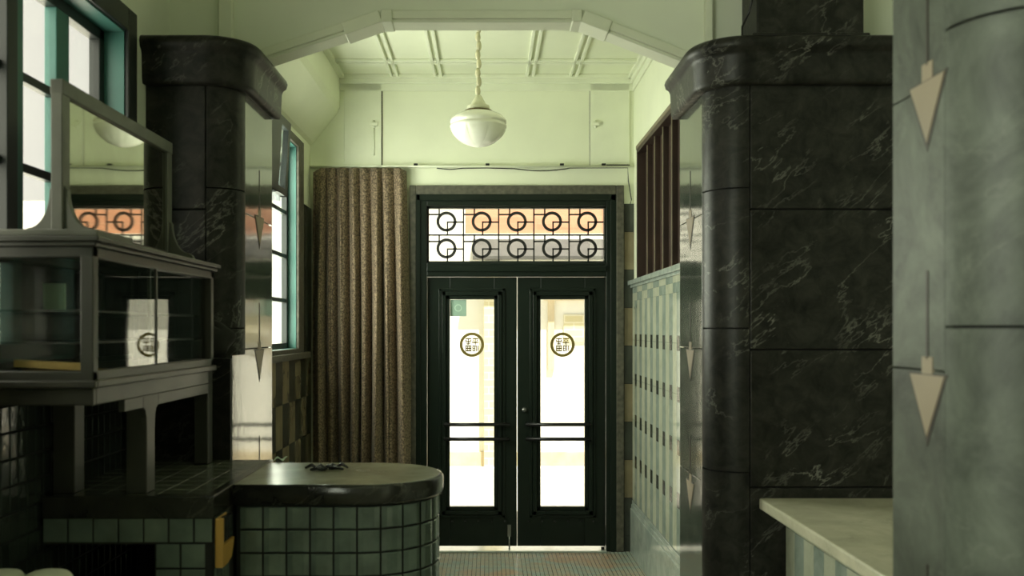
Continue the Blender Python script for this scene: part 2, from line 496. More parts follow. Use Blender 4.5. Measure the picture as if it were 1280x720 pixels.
# split in convex strips so the fill is clean
m = MB(M['hall'])
m.prism([(HL, CAPZ), (-.955, CAPZ), (-.955, 3.95), (HL, 3.95)], 'y', 4.0, 4.10)
m.prism([(-.955, CAPZ), (-.446, 3.0), (-.446, 3.95), (-.955, 3.95)], 'y', 4.0, 4.10)
m.prism([(-.446, 3.0), (.385, 3.0), (.385, 3.95), (-.446, 3.95)], 'y', 4.0, 4.10)
m.prism([(.385, 3.0), (.80, CAPZ), (.80, 3.95), (.385, 3.95)], 'y', 4.0, 4.10)
m.prism([(.80, CAPZ), (HR, CAPZ), (HR, 3.95), (.80, 3.95)], 'y', 4.0, 4.10)
bmesh.ops.remove_doubles(m.bm, verts=m.bm.verts, dist=1e-5)
tag(m.build('wall_arch'), 'green-tinted plaster wall above the angular arch', 'wall', kind='structure')
def rib_seg(m, p, q, y0, y1, t, up):
    d = Vector((q[0] - p[0], q[1] - p[1])).normalized(); n = Vector((-d.y, d.x))
    if n.y < 0: n = -n
    a, b = Vector(p), Vector(q)
    m.prism([tuple(a - n * t), tuple(b - n * t), tuple(b + n * up), tuple(a + n * up)], 'y', y0, y1)
m = MB(M['trimcream'])
ext = [(-.99, CAPZ - .012), AP[1], AP[2], (.835, CAPZ - .012)]
for p, q in zip(ext[:-1], ext[1:]):
    rib_seg(m, p, q, 3.985, 4.10, .014, .022)
    rib_seg(m, p, q, 3.975, 4.05, .002, .034)
for p, q in (((-.60, 2.946), (-.446, 3.0)), ((-.446, 3.0), (-.40, 3.0)), ((.345, 3.0), (.385, 3.0)), ((.385, 3.0), (.50, 2.955))):
    rib_seg(m, p, q, 3.965, 4.105, .018, .034)
o = m.build('trim_4', bevel=.004)
tag(o, 'moulded cream rib following the angular arch over the aisle', 'arch', kind='structure')
m = MB(M['trimcream'])
m.box(-1.115, 3.96, CAPZ, -1.06, 4.0, 3.95); m.box(.895, 3.96, CAPZ, .925, 4.0, 3.95)
tag(m.build('trim_5', bevel=.004), 'narrow upright plaster strips at each side above the arch', 'wall trim', kind='structure')

# ------------------------------------------------------------------ marble columns
def plan_path(xs, side, yf, yb, r, xe, n=10):
    """outline of the exposed faces: from the back of the side face, round the corner, along the front to xe. side=-1: face looks to -X"""
    pts = [(xs, yb), (xs, yf + r)]
    cx = xs - side * r
    for k in range(1, n + 1):
        a = PI / 2 * k / n
        pts.append((cx + side * r * math.cos(a), yf + r - r * math.sin(a)))
    pts.append((xe, yf))
    return pts
def path_normals(pts):
    out = []
    for i in range(len(pts)):
        a = Vector(pts[max(i - 1, 0)]); b = Vector(pts[min(i + 1, len(pts) - 1)])
        d = (b - a).normalized()
        out.append(Vector((d.y, -d.x)))
    return out
def sweep_cap(name, parent, path, flip, prof, mat, back):
    nr = path_normals(path)
    rows = []
    for (o_, z) in prof:
        rows.append([(p[0] + flip * n.x * o_, p[1] + flip * n.y * o_, z) for p, n in zip(path, nr)])
    m = MB(mat)
    V = m.strip(rows)
    # close top and bottom with fans toward the back
    for row in (V[0], V[-1]):
        z = row[0].co.z
        c1 = m.bm.verts.new((path[-1][0], back, z))
        c0 = m.bm.verts.new((row[0].co.x, back, z))
        m.bm.faces.new(list(row) + [c1, c0])
    return m.build(name, parent)

CAPPROF = [(0, 2.655), (.034, 2.655), (.040, 2.675), (.044, 2.765), (.050, 2.780), (.064, 2.790), (.070, 2.810), (.065, 2.826), (.054, CAPZ)]
JP = [E - 1.71, E - 1.17, E - .612, E - .078, E + .466, E + 1.02]     # panel courses
JC = [E - 1.71, E - 1.11, E - .555, E + .005, E + .55, E + 1.02]      # corner-block courses
def column(name, label, xs, side, yf, yb, r, xe, ztop, zbot, front_mat, side_mat, inl_w=.15, inl_h=.118, cap=True, yc=None):
    root = empty(name, ((xs + xe) / 2, (yf + yb) / 2, 0), label, 'column', kind='structure')
    g = .006
    cx = xs - side * r
    # dark core a little inside
    core = MB(M['groove'])
    lo, hi = min(xs - side * .015, xe), max(xs - side * .015, xe)
    core.box(lo if side < 0 else lo, yf + r, zbot, hi, yb - .005, ztop)
    core.box(min(cx, xe), yf + .015, zbot, max(cx, xe), yf + r, ztop)
    arc = [(cx + side * (r - .015) * math.cos(PI / 2 * k / 8), yf + r - (r - .015) * math.sin(PI / 2 * k / 8)) for k in range(9)]
    core.prism(arc + [(cx, yf + r)], 'z', zbot, ztop)
    core.build('core', root)
    fm, cm, sm = MB(front_mat), MB(front_mat), MB(side_mat)
    for a, b in zip(JP[:-1], JP[1:]):
        a, b = max(a, zbot), min(b, ztop)
        if b - a < .02: continue
        fm.box(cx - side * .004, yf, a + g / 2, xe, yf + .02, b - g / 2)
        sm.box(xs, yf + r + .002, a + g / 4, xs - side * .02, yb, b - g / 4)
    for a, b in zip(JC[:-1], JC[1:]):
        a, b = max(a, zbot), min(b, ztop)
        if b - a < .02: continue
        outer_ = [(cx + side * r * math.cos(PI / 2 * k / 14), yf + r - r * math.sin(PI / 2 * k / 14)) for k in range(15)]
        inner_ = [(cx + side * (r - .02) * math.cos(PI / 2 * k / 14), yf + r - (r - .02) * math.sin(PI / 2 * k / 14)) for k in range(15)]
        rows = [[(p[0], p[1], z) for p in outer_] for z in (a + g / 2, b - g / 2)]
        cm.strip(rows)
        for z in (a + g / 2, b - g / 2):
            cm.strip([[(p[0], p[1], z) for p in outer_], [(p[0], p[1], z) for p in inner_]], smooth=False)
    fo = fm.build('front_panel', root, bevel=.003)
    co = cm.build('rounded_corner', root)
    so = sm.build('side_panel', root, bevel=.0015)
    yc = yc or (yf + r + yb) / 2
    for zt in (E + .915, E + .358, E - .205, E - .768):
        if zt - .02 < zbot or zt + inl_h > ztop: continue
        x0 = xs + side * .0015
        tri = [(yc - inl_w / 2, zt + inl_h), (yc + inl_w / 2, zt + inl_h), (yc, zt)]
        big = [(yc - inl_w / 2 - .01, zt + inl_h + .004), (yc + inl_w / 2 + .01, zt + inl_h + .004), (yc, zt - .018)]
        im = MB(M['inlay'], M['inlay_dark'])
        im.prism(big, 'x', xs - side * .004, xs + side * .001, 1)  # dark inlay outline; on the near pillar it paints in a shadow
        im.prism(tri, 'x', xs - side * .004, x0 + side * .001, 0)
        im.box(xs - side * .004, yc - .004, zt + inl_h + .03, x0, yc + .004, zt + inl_h + .20, 1)
        im.box(xs - side * .004, yc - .022, zt + inl_h + .002, x0, yc + .022, zt + inl_h + .035, 0)
        im.build('arrow_inlay', so)
    if cap:
        path = plan_path(xs, side, yf, yb + .0, r, xe)
        sweep_cap('cap', root, path, -side * -1 if side < 0 else 1, CAPPROF, front_mat, yb)
    return root
# path runs back->front->xe; for side=-1 (right-hand pier, face to -X) outward normal sign differs from side=+1
def fixed_flip(side): return 1 if side < 0 else -1
_old = sweep_cap
def sweep_cap(name, parent, path, flip, prof, mat, back):
    side = -1 if path[-1][0] > path[0][0] else 1
    n = path_normals(path)[0]
    fl = 1 if (n.x * side) > 0 else -1
    return _old(name, parent, path, fl, prof, mat, back)

column('marble_pier', 'wide black marble pier with white veins and rounded corner right of the aisle', .86, -1, 3.72, 4.32, .15, HR, 2.665, 0, M['marble'], M['marble_side'])
column('marble_column', 'black marble column with thick cap behind the glass display case', -.975, 1, 3.72, 4.32, .12, HL, 2.665, 0, M['marble'], M['marble_side'])
column('marble_pillar', 'blurred grey-green marble pillar with two pink arrow inlays, closest to the camera', .84, -1, 1.617, 1.997, .15, 1.7, 2.665, 0, M['marble_near'], M['marble_near'], inl_w=.143, yc=1.838)
# low plinth of the left column
m = MB(M['marble'], M['marble_side'])
m.box(HL, 3.625, 0, -.975, 3.74, 1.60, 0)
m.box(-.975, 3.640, 0, -.9725, 3.86, 1.612, 1)
tag(m.build('trim_6', bevel=.003), 'low stone block at the foot of the marble column behind the display case', 'plinth', kind='structure')
# black marble block standing on the pier cap, and cable
m = MB(M['marble'])
m.box(1.05, 3.76, CAPZ, 1.47, 3.985, CAPZ + .55); m.box(1.03, 3.745, CAPZ, 1.49, 3.985, CAPZ + .035)
tag(m.build('black_marble_block', bevel=.006), 'black marble block standing on the cap of the wide pier', 'block')
pts = [(1.0, 3.80, CAPZ + .004), (1.005, 3.81, CAPZ + .03), (1.008, 3.82, CAPZ + .08), (1.03, 3.80, CAPZ + .13), (1.043, 3.78, CAPZ + .2), (1.043, 3.78, CAPZ + .5)]
tag(MB(M['black']).tube(pts, .004).build('power_cable'), 'thin black cable running up beside the black block on the pier', 'cable')

# ------------------------------------------------------------------ tile fields
def tile_field(m, plane, at, u0, u1, z0, z1, tu, tz, sgn, mi=0, gap=.006, th=.008, tilt=.012, base=True, pick=None, stagger=None, bi=1):
    """tiles on a plane X=at (plane 'x') or Y=at (plane 'y'); sgn = outward direction"""
    nu = max(1, round((u1 - u0) / tu)); nz = max(1, round((z1 - z0) / tz))
    for i in range(nu):
        for j in range(-1 if stagger else 0, nz):
            za = z0 + j * tz + (stagger(i) * tz if stagger else 0); zb = za + tz
            za, zb = max(za, z0), min(zb, z1)
            ua, ub = u0 + i * tu, min(u0 + (i + 1) * tu, u1)
            if zb - za < gap * 1.5 or ub - ua < gap * 1.5: continue
            k = pick(i, j) if pick else mi
            R = Matrix.Rotation(random.uniform(-tilt, tilt), 4, 'Z') @ Matrix.Rotation(random.uniform(-tilt, tilt), 4, 'X' if plane == 'y' else 'Y')
            g2 = gap / 2
            if plane == 'x':
                m.box(at, ua + g2, za + g2, at + sgn * th, ub - g2, zb - g2, k, R)
            else:
                m.box(ua + g2, at, za + g2, ub - g2, at + sgn * th, zb - g2, k, R)
    if base:
        if plane == 'x':
            m.box(at - sgn * .002, u0, z0, at + sgn * th * .45, u1, z1, bi)
        else:
            m.box(u0, at - sgn * .002, z0, u1, at + sgn * th * .45, z1, bi)

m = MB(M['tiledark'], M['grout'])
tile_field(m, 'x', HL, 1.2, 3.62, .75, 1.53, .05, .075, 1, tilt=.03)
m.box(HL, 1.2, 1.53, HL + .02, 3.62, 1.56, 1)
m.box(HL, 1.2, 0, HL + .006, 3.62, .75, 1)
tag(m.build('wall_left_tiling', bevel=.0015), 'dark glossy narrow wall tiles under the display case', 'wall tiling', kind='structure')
# right vestibule wall: pale strips, small dark inserts, checker row, baseboard, ledge
m = MB(M['tl'], M['tg'], M['tk'], M['grout'])
TY0, TY1 = 4.34, DY - .002
tw = .116
n = int((TY1 - TY0) / tw)
for i in range(n):
    y0 = TY1 - (i + 1) * tw; y1 = y0 + tw
    for (za, zb) in ((.40, .71), (.71, 1.02), (1.02, 1.33), (1.33, 1.63), (1.63, 1.93)):
        m.box(XR, y0 + .0006, za + .001, XR - .012, y1 - .0006, zb - .001, i % 2)
        if i % 2 and zb < 1.9:
            m.box(XR, y0 + .02, zb - .045, XR - .0135, y1 - .02, zb + .045, 2)
    for j, (za, zb) in enumerate(((1.93, 1.99), (1.99, 2.05))):
        m.box(XR, y0 + .0006, za, XR - .012, y1 - .0006, zb - .001, 1 if (i // 2 + j) % 2 else 0)
m.box(XR, TY0, .38, XR - .006, TY1, 2.05, 3)
tag(m.build('wall_right_tiling'), 'pale polished marble strips with small dark inserts on the aisle wall', 'wall tiling', kind='structure')
m = MB(M['base'])
m.box(XR, TY0, 0, XR - .03, TY1, .335); m.box(XR, TY0, .335, XR - .022, TY1, .365); m.box(XR, TY0, .365, XR - .016, TY1, .395)
tag(m.build('baseboard_right', bevel=.003), 'tall pale marble skirting along the tiled aisle wall', 'skirting', kind='structure')
m = MB(M['base'])
m.box(XR + .05, S0, 2.05, XR - .05, TY1, 2.085); m.box(XR, S0, 2.03, XR - .03, TY1, 2.05)
tag(m.build('trim_7', bevel=.004), 'pale stone ledge under the dark brown boards', 'ledge', kind='structure')
# end wall tile strip right of door
m = MB(M['lb'], M['ld'], M['grout'])
for j in range(9):
    z0 = .12 + j * .293
    m.box(1.046, DY, z0 + .002, XR - .0005, DY - .010, min(z0 + .291, 2.68), (j + 1) % 2)
m.box(1.04, DY, 0, XR, DY - .005, 2.68, 2); m.box(1.046, DY, 0, XR, DY - .012, .12, 1)
tag(m.build('wall_end_tiling'), 'narrow stack of beige and slate blocks right of the door frame', 'wall tiling', kind='structure')
# left vestibule wainscot
m = MB(M['lb'], M['ld'], M['grout'])
for i in range(15):
    y1 = DY - .005 - i * .205; y0 = y1 - .205
    for j in range(6):
        za, zb = max(0, 1.50 - (j + 1) * .29), 1.50 - j * .29
        if zb - za < .02: continue
        m.box(XL, y0 + .002, za + .002, XL + .010, y1 - .002, zb - .002, (i + j) % 2)
m.box(XL, 4.34, 0, XL + .005, DY - .005, 1.50, 2)
m.box(XL, V2[1] + .19, 1.50, XL + .012, DY - .005, 2.64, 1)
tag(m.build('wall_vestibule_left_tiling'), 'staggered beige and slate upright tiles under the vestibule window', 'wall tiling', kind='structure')
m = MB(M['archstone'])
m.box(XL - .05, V2[0], 1.50, XL + .045, DY - .2, 1.545); m.box(XL, V2[0], 1.545, XL + .02, V2[1] + .19, 1.575)
tag(m.build('trim_8', bevel=.005), 'stone sill of the vestibule window beside the curtain', 'sill', kind='structure')

# ------------------------------------------------------------------ windows
def window(name, label, xg, wall_x, y0, y1, z0, z1, vbars, hbars, pane_mat, bw=.028, fr=.045, parts=True):
    """recessed window in a left wall; xg = pane plane; vbars [(ya,yb)], hbars [z]"""
    root = empty(name, (wall_x, (y0 + y1) / 2, z0), label, 'window', kind='structure')
    m = MB(M['teal'], M['darkframe'])
    t = .006
    # painted reveals
    m.box(xg - .012, y1 - t, z0, wall_x + .002, y1, z1); m.box(xg - .012, y0, z0, wall_x + .002, y0 + t, z1)
    m.box(xg - .012, y0, z1 - t, wall_x + .002, y1, z1); m.box(xg - .012, y0, z0, wall_x + .002, y1, z0 + t)
    m.build('reveal', root)
    m = MB(M['darkframe'])
    a, b = xg - .02, xg + .02
    m.box(a, y0, z0, b, y0 + fr, z1); m.box(a, y1 - fr, z0, b, y1, z1)
    m.box(a, y0, z0, b, y1, z0 + fr); m.box(a, y0, z1 - fr, b, y1, z1)
    m.build('frame', root, bevel=.003)
    for (ya, yb) in vbars:
        q = MB(M['teal'], M['darkframe'])
        q.box(xg - .018, ya, z0 + fr, xg + .022, yb, z1 - fr, 0)
        if yb - ya > .1:
            q.box(xg - .015, ya - .012, z0 + fr, xg + .035, ya + (yb - ya) * .45, z1 - fr, 1)
        q.build('mullion', root, bevel=.003)
    q = MB(M['darkframe'])
    for z in hbars:
        q.box(xg - .014, y0 + fr, z - bw / 2, xg + .014, y1 - fr, z + bw / 2)
    q.build('glazing_bars', root, bevel=.002)
    m = MB(pane_mat); m.box(xg - .003, y0 + .01, z0 + .01, xg + .003, y1 - .01, z1 - .01)
    m.build('pane', root)
    return root
w = window('window_1', 'tall hall window with teal mullions and milky panes above the mirror', -1.42, HL, W1[0], W1[1], WZ0, WZ1,
       [(3.105, 3.20), (2.775, 2.885), (2.42, 2.50), (2.06, 2.16)], [1.92, 2.20, 2.475], M['frost'])
q = MB(M['darkframe'])
for (a, b) in ((W1[0] - .07, W1[0]), (W1[1], W1[1] + .085)):
    q.box(HL, a, WZ0 - .05, HL + .018, b, WZ1 + .085)
q.box(HL, W1[0], WZ1, HL + .018, W1[1], WZ1 + .085); q.box(HL, W1[0], WZ0 - .06, HL + .03, W1[1], WZ0)
q.build('casing', w, bevel=.004)
window('added_rear_window', 'unseen hall window behind the camera, added to let daylight in', -1.40, HL, W4[0], W4[1], WZ0, WZ1, [(-.9, -.8), (-.3, -.2), (.4, .5)], [1.92, 2.20, 2.475], M['frost2'])  # window out of view, added as a light source for the hall
w = window('window_2', 'small vestibule window with teal reveal between column and curtain', -1.455, XL, V2[0], V2[1], VZ0, VZ1,
       [(6.15, 6.21), (5.45, 5.51)], [E + .205, E + .52, E + .83], M['frost2'])
q = MB(M['archstone'])
q.box(XL, V2[1], VZ0 - .02, XL + .022, V2[1] + .185, VZ1 + .06); q.box(XL, V2[0] - .1, VZ0 - .02, XL + .022, V2[0], VZ1 + .06)
q.box(XL, V2[0], VZ1, XL + .022, V2[1], VZ1 + .06)
q.build('casing', w, bevel=.004)
# open hopper sash leaning into the vestibule
root = empty('hopper_sash', (XL + .02, 5.75, E + .80), 'dark framed vent sash leaning open from the vestibule window', 'window sash')
q = MB(M['darkframe'])
def lean(z): return -1.255 + (z - (E + .80)) * .06
def sash_bar(y0, y1, z0, z1):
    q.prism([(lean(z0), z0), (lean(z0) + .035, z0), (lean(z1) + .035, z1), (lean(z1), z1)], 'y', y0, y1)
zz0, zz1 = E + .80, E + 1.24
sash_bar(5.05, 5.80, zz0, zz0 + .04); sash_bar(5.05, 5.80, zz1 - .05, zz1); sash_bar(5.05, 5.12, zz0, zz1); sash_bar(5.74, 5.80, zz0, zz1); sash_bar(5.22, 5.56, zz0, zz1)
q.build('sash_frame', root)
q = MB(M['frost2']); q.prism([(lean(zz0) + .015, zz0), (lean(zz0) + .019, zz0), (lean(zz1) + .019, zz1), (lean(zz1) + .015, zz1)], 'y', 5.09, 5.77); q.build('pane', root)
q = MB(M['iron']); q.tube([(XL + .005, 5.86, zz0 + .02), (lean(zz1 - .1) + .015, 5.79, zz1 - .16)], .010); q.tube([(XL + .005, 5.86, zz1 - .02), (lean(zz0 + .2) + .015, 5.79, zz0 + .2)], .010)
q.build('stay_arm', root)

# ------------------------------------------------------------------ entrance door set
m = MB(M['archstone'])
m.box(-.61, DY - .035, 0, -.56, DY + .02, 2.82); m.box(.98, DY - .035, 0, 1.04, DY + .02, 2.82); m.box(-.56, DY - .035, 2.75, .98, DY + .02, 2.82)
tag(m.build('trim_9', bevel=.006), 'brownish stone architrave framing the entrance', 'architrave', kind='structure')
m = MB(M['doorgreen'])
FY0, FY1 = DY - .02, DY + .14
m.box(-.56, FY0, 0, -.478, FY1, 2.75); m.box(.905, FY0, 0, .98, FY1, 2.75)
m.box(-.478, FY0, 2.662, .905, FY1, 2.75); m.box(-.478, FY0, 2.118, .905, FY1, 2.228)
m.box(-.478, FY0 - .02, 2.155, .905, FY0, 2.20)
m.box(-.575, FY0 - .012, 0, -.525, FY0, 2.75); m.box(.935, FY0 - .012, 0, .99, FY0, 2.75); m.box(-.56, FY0 - .012, 2.70, .98, FY0, 2.755)
tag(m.build('door_frame', bevel=.006), 'dark green timber frame around the double doors and leaded transom', 'door frame', kind='structure')
# transom light
TX0, TX1, TZ0, TZ1 = -.478, .905, 2.228, 2.662
root = empty('window_3', (0.21, DY + .05, TZ0), 'leaded transom of ten rings over the double doors', 'window', kind='structure')
m = MB(M['doorgreen'])
m.box(TX0, DY + .02, TZ0, TX0 + .012, DY + .09, TZ1); m.box(TX1 - .012, DY + .02, TZ0, TX1, DY + .09, TZ1)
m.box(TX0, DY + .02, TZ0, TX1, DY + .09, TZ0 + .012); m.box(TX0, DY + .02, TZ1 - .012, TX1, DY + .09, TZ1)
m.build('frame', root)
MB(M['glass']).box(TX0 + .008, DY + .052, TZ0 + .008, TX1 - .008, DY + .056, TZ1 - .008).build('pane', root)
gx0, gx1, gz0, gz1 = TX0 + .008, TX1 - .008, TZ0 + .008, TZ1 - .008
cw, ch = (gx1 - gx0) / 5, (gz1 - gz0) / 2
m = MB(M['lead'])
ly0, ly1 = DY + .044, DY + .064
def came(x0, z0, x1, z1, t=.011):
    m.box(min(x0, x1) - t / 2, ly0, min(z0, z1) - t / 2, max(x0, x1) + t / 2, ly1, max(z0, z1) + t / 2)
for i in range(6): came(gx0 + i * cw, gz0, gx0 + i * cw, gz1)
for j in range(3): came(gx0, gz0 + j * ch, gx1, gz0 + j * ch)
for i in range(5):
    for j in range(2):
        x0, z0 = gx0 + i * cw, gz0 + j * ch
        cx, cz, R = x0 + .515 * cw, z0 + .5 * ch, .245 * cw
        came(x0, z0 + .76 * ch, cx - R * .75, z0 + .76 * ch)
        came(x0 + .31 * cw, z0 + .76 * ch, x0 + .31 * cw, z0 + ch)
        came(cx + .03 * cw, cz - .02 * ch, x0 + cw, cz - .02 * ch)
        came(cx + .03 * cw, z0, cx + .03 * cw, cz - .02 * ch)
        rows = []
        for rr, yy in ((R - .011, ly0), (R + .011, ly0), (R + .011, ly1), (R - .011, ly1), (R - .011, ly0)):
            rows.append([(cx + rr * math.cos(2 * PI * k / 36), yy, cz + rr * math.sin(2 * PI * k / 36)) for k in range(36)])
        m.strip(rows, True, smooth=False)
m.build('leading', root)

def glyphs(m, cx, cz, y0, y1, s):
    """four blocky brush characters in two rows, strokes as bars; s = half size"""
    def bar(x0, z0, x1, z1): m.box(cx + x0 * s, y0, cz + z0 * s, cx + x1 * s, y1, cz + z1 * s)
    def hb(x0, x1, z, t=.095): bar(x0, z - t, x1, z + t)
    def vb(x, z0, z1, t=.075): bar(x - t, z0, x + t, z1)
    hb(-1, -.08, .92); hb(-.95, -.15, .45); vb(-.55, .0, .98); bar(-.98, .55, -.80, .75); bar(-.30, .55, -.12, .75); hb(-.85, -.25, .12)
    hb(.08, 1, .92); hb(.0, 1.0, .35); vb(.52, -.02, .98); bar(.18, .52, .36, .76); bar(.70, .52, .88, .76)
    for x in (-.92, -.66, -.40, -.14): vb(x, -.98, -.15)
    for z in (-.18, -.56, -.94): hb(-1, -.08, z)
    for x in (.14, .42, .66, .94): vb(x, -.98, -.12)
    hb(.10, .7, -.18, .07); hb(.10, .5, -.55, .07); hb(.1, .5, -.92, .07)

def leaf(name, label, x0, x1, gx0, gx1, bx0, bx1, sticker=False, knob=False):
    y0, y1 = DY + .02, DY + .062
    z0, z1 = .035, 2.115
    gz0, gz1 = .34, 1.944
    root = empty(name, ((x0 + x1) / 2, y0, z0), label, 'door', kind='structure')
    m = MB(M['doorgreen'])
    m.box(x0, y0, z0, gx0, y1, z1); m.box(gx1, y0, z0, x1, y1, z1)
    m.box(gx0, y0, z0, gx1, y1, gz0); m.box(gx0, y0, gz1, gx1, y1, z1)
    m.build('leaf_frame', root, bevel=.003)
    m = MB(M['doorgreen'])
    for (o_, t, h) in ((.085, .022, .010), (.060, .030, .020), (.028, .028, .006)):
        m.box(gx0 - o_, y0 - h, gz0 - o_, gx0 - o_ + t, y0, gz1 + o_); m.box(gx1 + o_ - t, y0 - h, gz0 - o_, gx1 + o_, y0, gz1 + o_)
        m.box(gx0 - o_, y0 - h, gz0 - o_, gx1 + o_, y0, gz0 - o_ + t); m.box(gx0 - o_, y0 - h, gz1 + o_ - t, gx1 + o_, y0, gz1 + o_)
    m.build('glazing_moulding', root, bevel=.004)
    MB(M['glass']).box(gx0 - .008, y0 + .02, gz0 - .008, gx1 + .008, y0 + .025, gz1 + .008).build('pane', root)
    for z in (.980, .868):
        m = MB(M['iron'])
        m.tube([(bx0, y0 - .05, z), (bx1, y0 - .05, z)], .014, 12)
        m.tube([(bx0 + .02, y0 - .05, z), (bx0 + .02, y0, z)], .013, 10); m.tube([(bx1 - .02, y0 - .05, z), (bx1 - .02, y0, z)], .013, 10)
        m.build('push_bar', root, smooth=True)
    ex, ez = (gx0 + gx1) / 2, E - .117
    m = MB(M['gold'])
    rows = []
    for rr, yy in ((.073, y0 + .0135), (.095, y0 + .0135), (.095, y0 + .0195), (.073, y0 + .0195), (.073, y0 + .0135)):
        rows.append([(ex + rr * math.cos(2 * PI * k / 48), yy, ez + rr * math.sin(2 * PI * k / 48)) for k in range(48)])
    m.strip(rows, True, smooth=False)
    glyphs(m, ex, ez, y0 + .0145, y0 + .0195, .051)
    tag(m.build('emblem', root), 'round gold emblem with four characters')
    m = MB(M['iron'])
    for k in range(6):
        xx = x0 + .09 + k * (x1 - x0 - .18) / 5
        m.lathe((xx, y0 - .002, .225), [(.006, -.006), (.008, 0), (.006, .006)], 8)
    m.build('rivets', root)
    if sticker:
        s = MB(M['sticker'], M['pale'])
        s.box(gx0 + .002, y0 + .015, gz1 - .130, gx0 + .128, y0 + .019, gz1 - .002, 0)
        rows = [[(gx0 + .065 + rr * math.cos(2 * PI * k / 24), yy, gz1 - .066 + rr * math.sin(2 * PI * k / 24)) for k in range(24)] for rr, yy in ((.022, y0 + .0135), (.028, y0 + .0135), (.028, y0 + .015), (.022, y0 + .015), (.022, y0 + .0135))]
        s.strip(rows, True, 1, smooth=False)
        tag(s.build('sticker', root), 'small square teal sticker with a pale ring')
    if knob:
        k_ = MB(M['steel'])
        k_.bm.free(); k_.bm = bmesh.new()
        rows = []
        for rr, yy in ((.004, y0 - .028), (.014, y0 - .026), (.018, y0 - .018), (.014, y0 - .010), (.009, y0 - .006), (.02, y0 - .002), (.02, y0)):
            rows.append([((x0 + .052) + rr * math.cos(2 * PI * k / 20), yy, 1.09 + rr * math.sin(2 * PI * k / 20)) for k in range(20)])
        V = k_.strip(rows, True)
        k_.bm.faces.new(V[0])
        k_.build('knob', root)
    else:
        k_ = MB(M['steel'])
        k_.box(x1 - .072, y0 - .014, .11, x1 - .045, y0, .20); k_.tube([(x1 - .058, y0 - .008, .004), (x1 - .058, y0 - .008, .12)], .006)
        k_.build('floor_bolt', root)
    return root
leaf('door_1', 'left leaf of the dark green glazed double door, teal sticker on its glass', -.4755, .217, -.302, .040, -.346, .162, sticker=True)
leaf('door_2', 'right leaf of the dark green glazed double door with small round knob', .2215, .9025, .401, .742, .284, .786, knob=True)
m = MB(M['iron'])
m.box(.868, DY - .005, .0, .892, DY + .02, .032); m.box(.85, DY - .02, 0, .91, DY + .0, .012)
tag(m.build('door_stop', bevel=.003), 'small black floor stop under the right door leaf', 'door stop')
tag(MB(M['base']).box(-.478, DY - .06, 0, .905, DY + .2, .012).build('trim_10', bevel=.003), 'pale stone threshold under the double door', 'threshold', kind='structure')

# ------------------------------------------------------------------ end-wall fittings
def hatch(x0, x1, z0, z1, lx, label, rod=True):
    root = empty('wall_hatch', ((x0 + x1) / 2, DY, z0), label, 'hatch', 'painted cupboard hatches')
    m = MB(M['trimcream'], M['groove'])
    m.box(x0, DY - .012, z0, x1, DY - .001, z1, 0)
    m.build('panel', root, bevel=.003)
    e = MB(M['groove'])
    if rod:
        e.box(x1 + .001, DY - .007, z0, x1 + .007, DY - .0005, z1); e.box(x0 + .1, DY - .007, z1 + .001, x1, DY - .0005, z1 + .006)
    else:
        e.box(x0 - .004, DY - .005, z0, x0 - .001, DY - .0005, z1)
    e.build('shadow_gap', root)
    l = MB(M['trimcream'], M['steel'])
    l.box(lx - .03, DY - .030, (z0 + z1) / 2 - .012, lx + .03, DY - .012, (z0 + z1) / 2 + .012, 0)
    l.tube([(lx, DY - .022, (z0 + z1) / 2 - .03), (lx, DY - .022, (z0 + z1) / 2 + .03)], .008, mi=0)
    if rod: l.tube([(lx, DY - .018, z0 + .08), (lx, DY - .018, (z0 + z1) / 2)], .005)
    l.build('latch', root)
hatch(-1.115, -.828, E + 1.262, E + 1.90, -.885, 'painted cupboard hatch with latch high above the curtain')
hatch(.782, 1.085, E + 1.262, E + 1.90, .82, 'painted hatch high on the end wall near the dark brown boards', rod=False)
root = empty('curtain_rail', (-.1, DY - .05, E + 1.25), 'thin cream rail with clips running across the end wall above the doors', 'rail')
m = MB(M['trimcream']); m.box(XL + .005, DY - .03, E + 1.246, 1.10, DY - .002, E + 1.262); m.tube([(XL + .01, DY - .055, E + 1.252), (1.10, DY - .055, E + 1.252)], .007); m.build('rod', root)
for x in (-.56, -.01, .56, .88):
    MB(M['iron']).box(x - .015, DY - .065, E + 1.256, x + .015, DY - .03, E + 1.272).build('clip', root)
MB(M['iron']).box(.90, DY - .062, E + 1.256, 1.08, DY - .045, E + 1.264).build('clip', root)
pts = [(.2 + .4 * t, DY - .02, E + 1.238 - .016 * math.sin(PI * t)) for t in [k / 10 for k in range(11)]]
pts += [(.62, DY - .02, E + 1.244), (1.07, DY - .02, E + 1.246), (1.075, DY - .012, E + 1.15), (1.10, DY - .012, E + 1.0), (1.09, DY - .012, E + .97)]
pts = [(-.40, DY - .02, E + 1.242), (-.3, DY - .02, E + 1.232), (-.2, DY - .02, E + 1.242), (.0, DY - .02, E + 1.244)] + pts
tag(MB(M['iron']).tube(pts, .004, 6).build('bell_wire'), 'thin loose wire sagging under the cream rail and down by the door', 'wire')
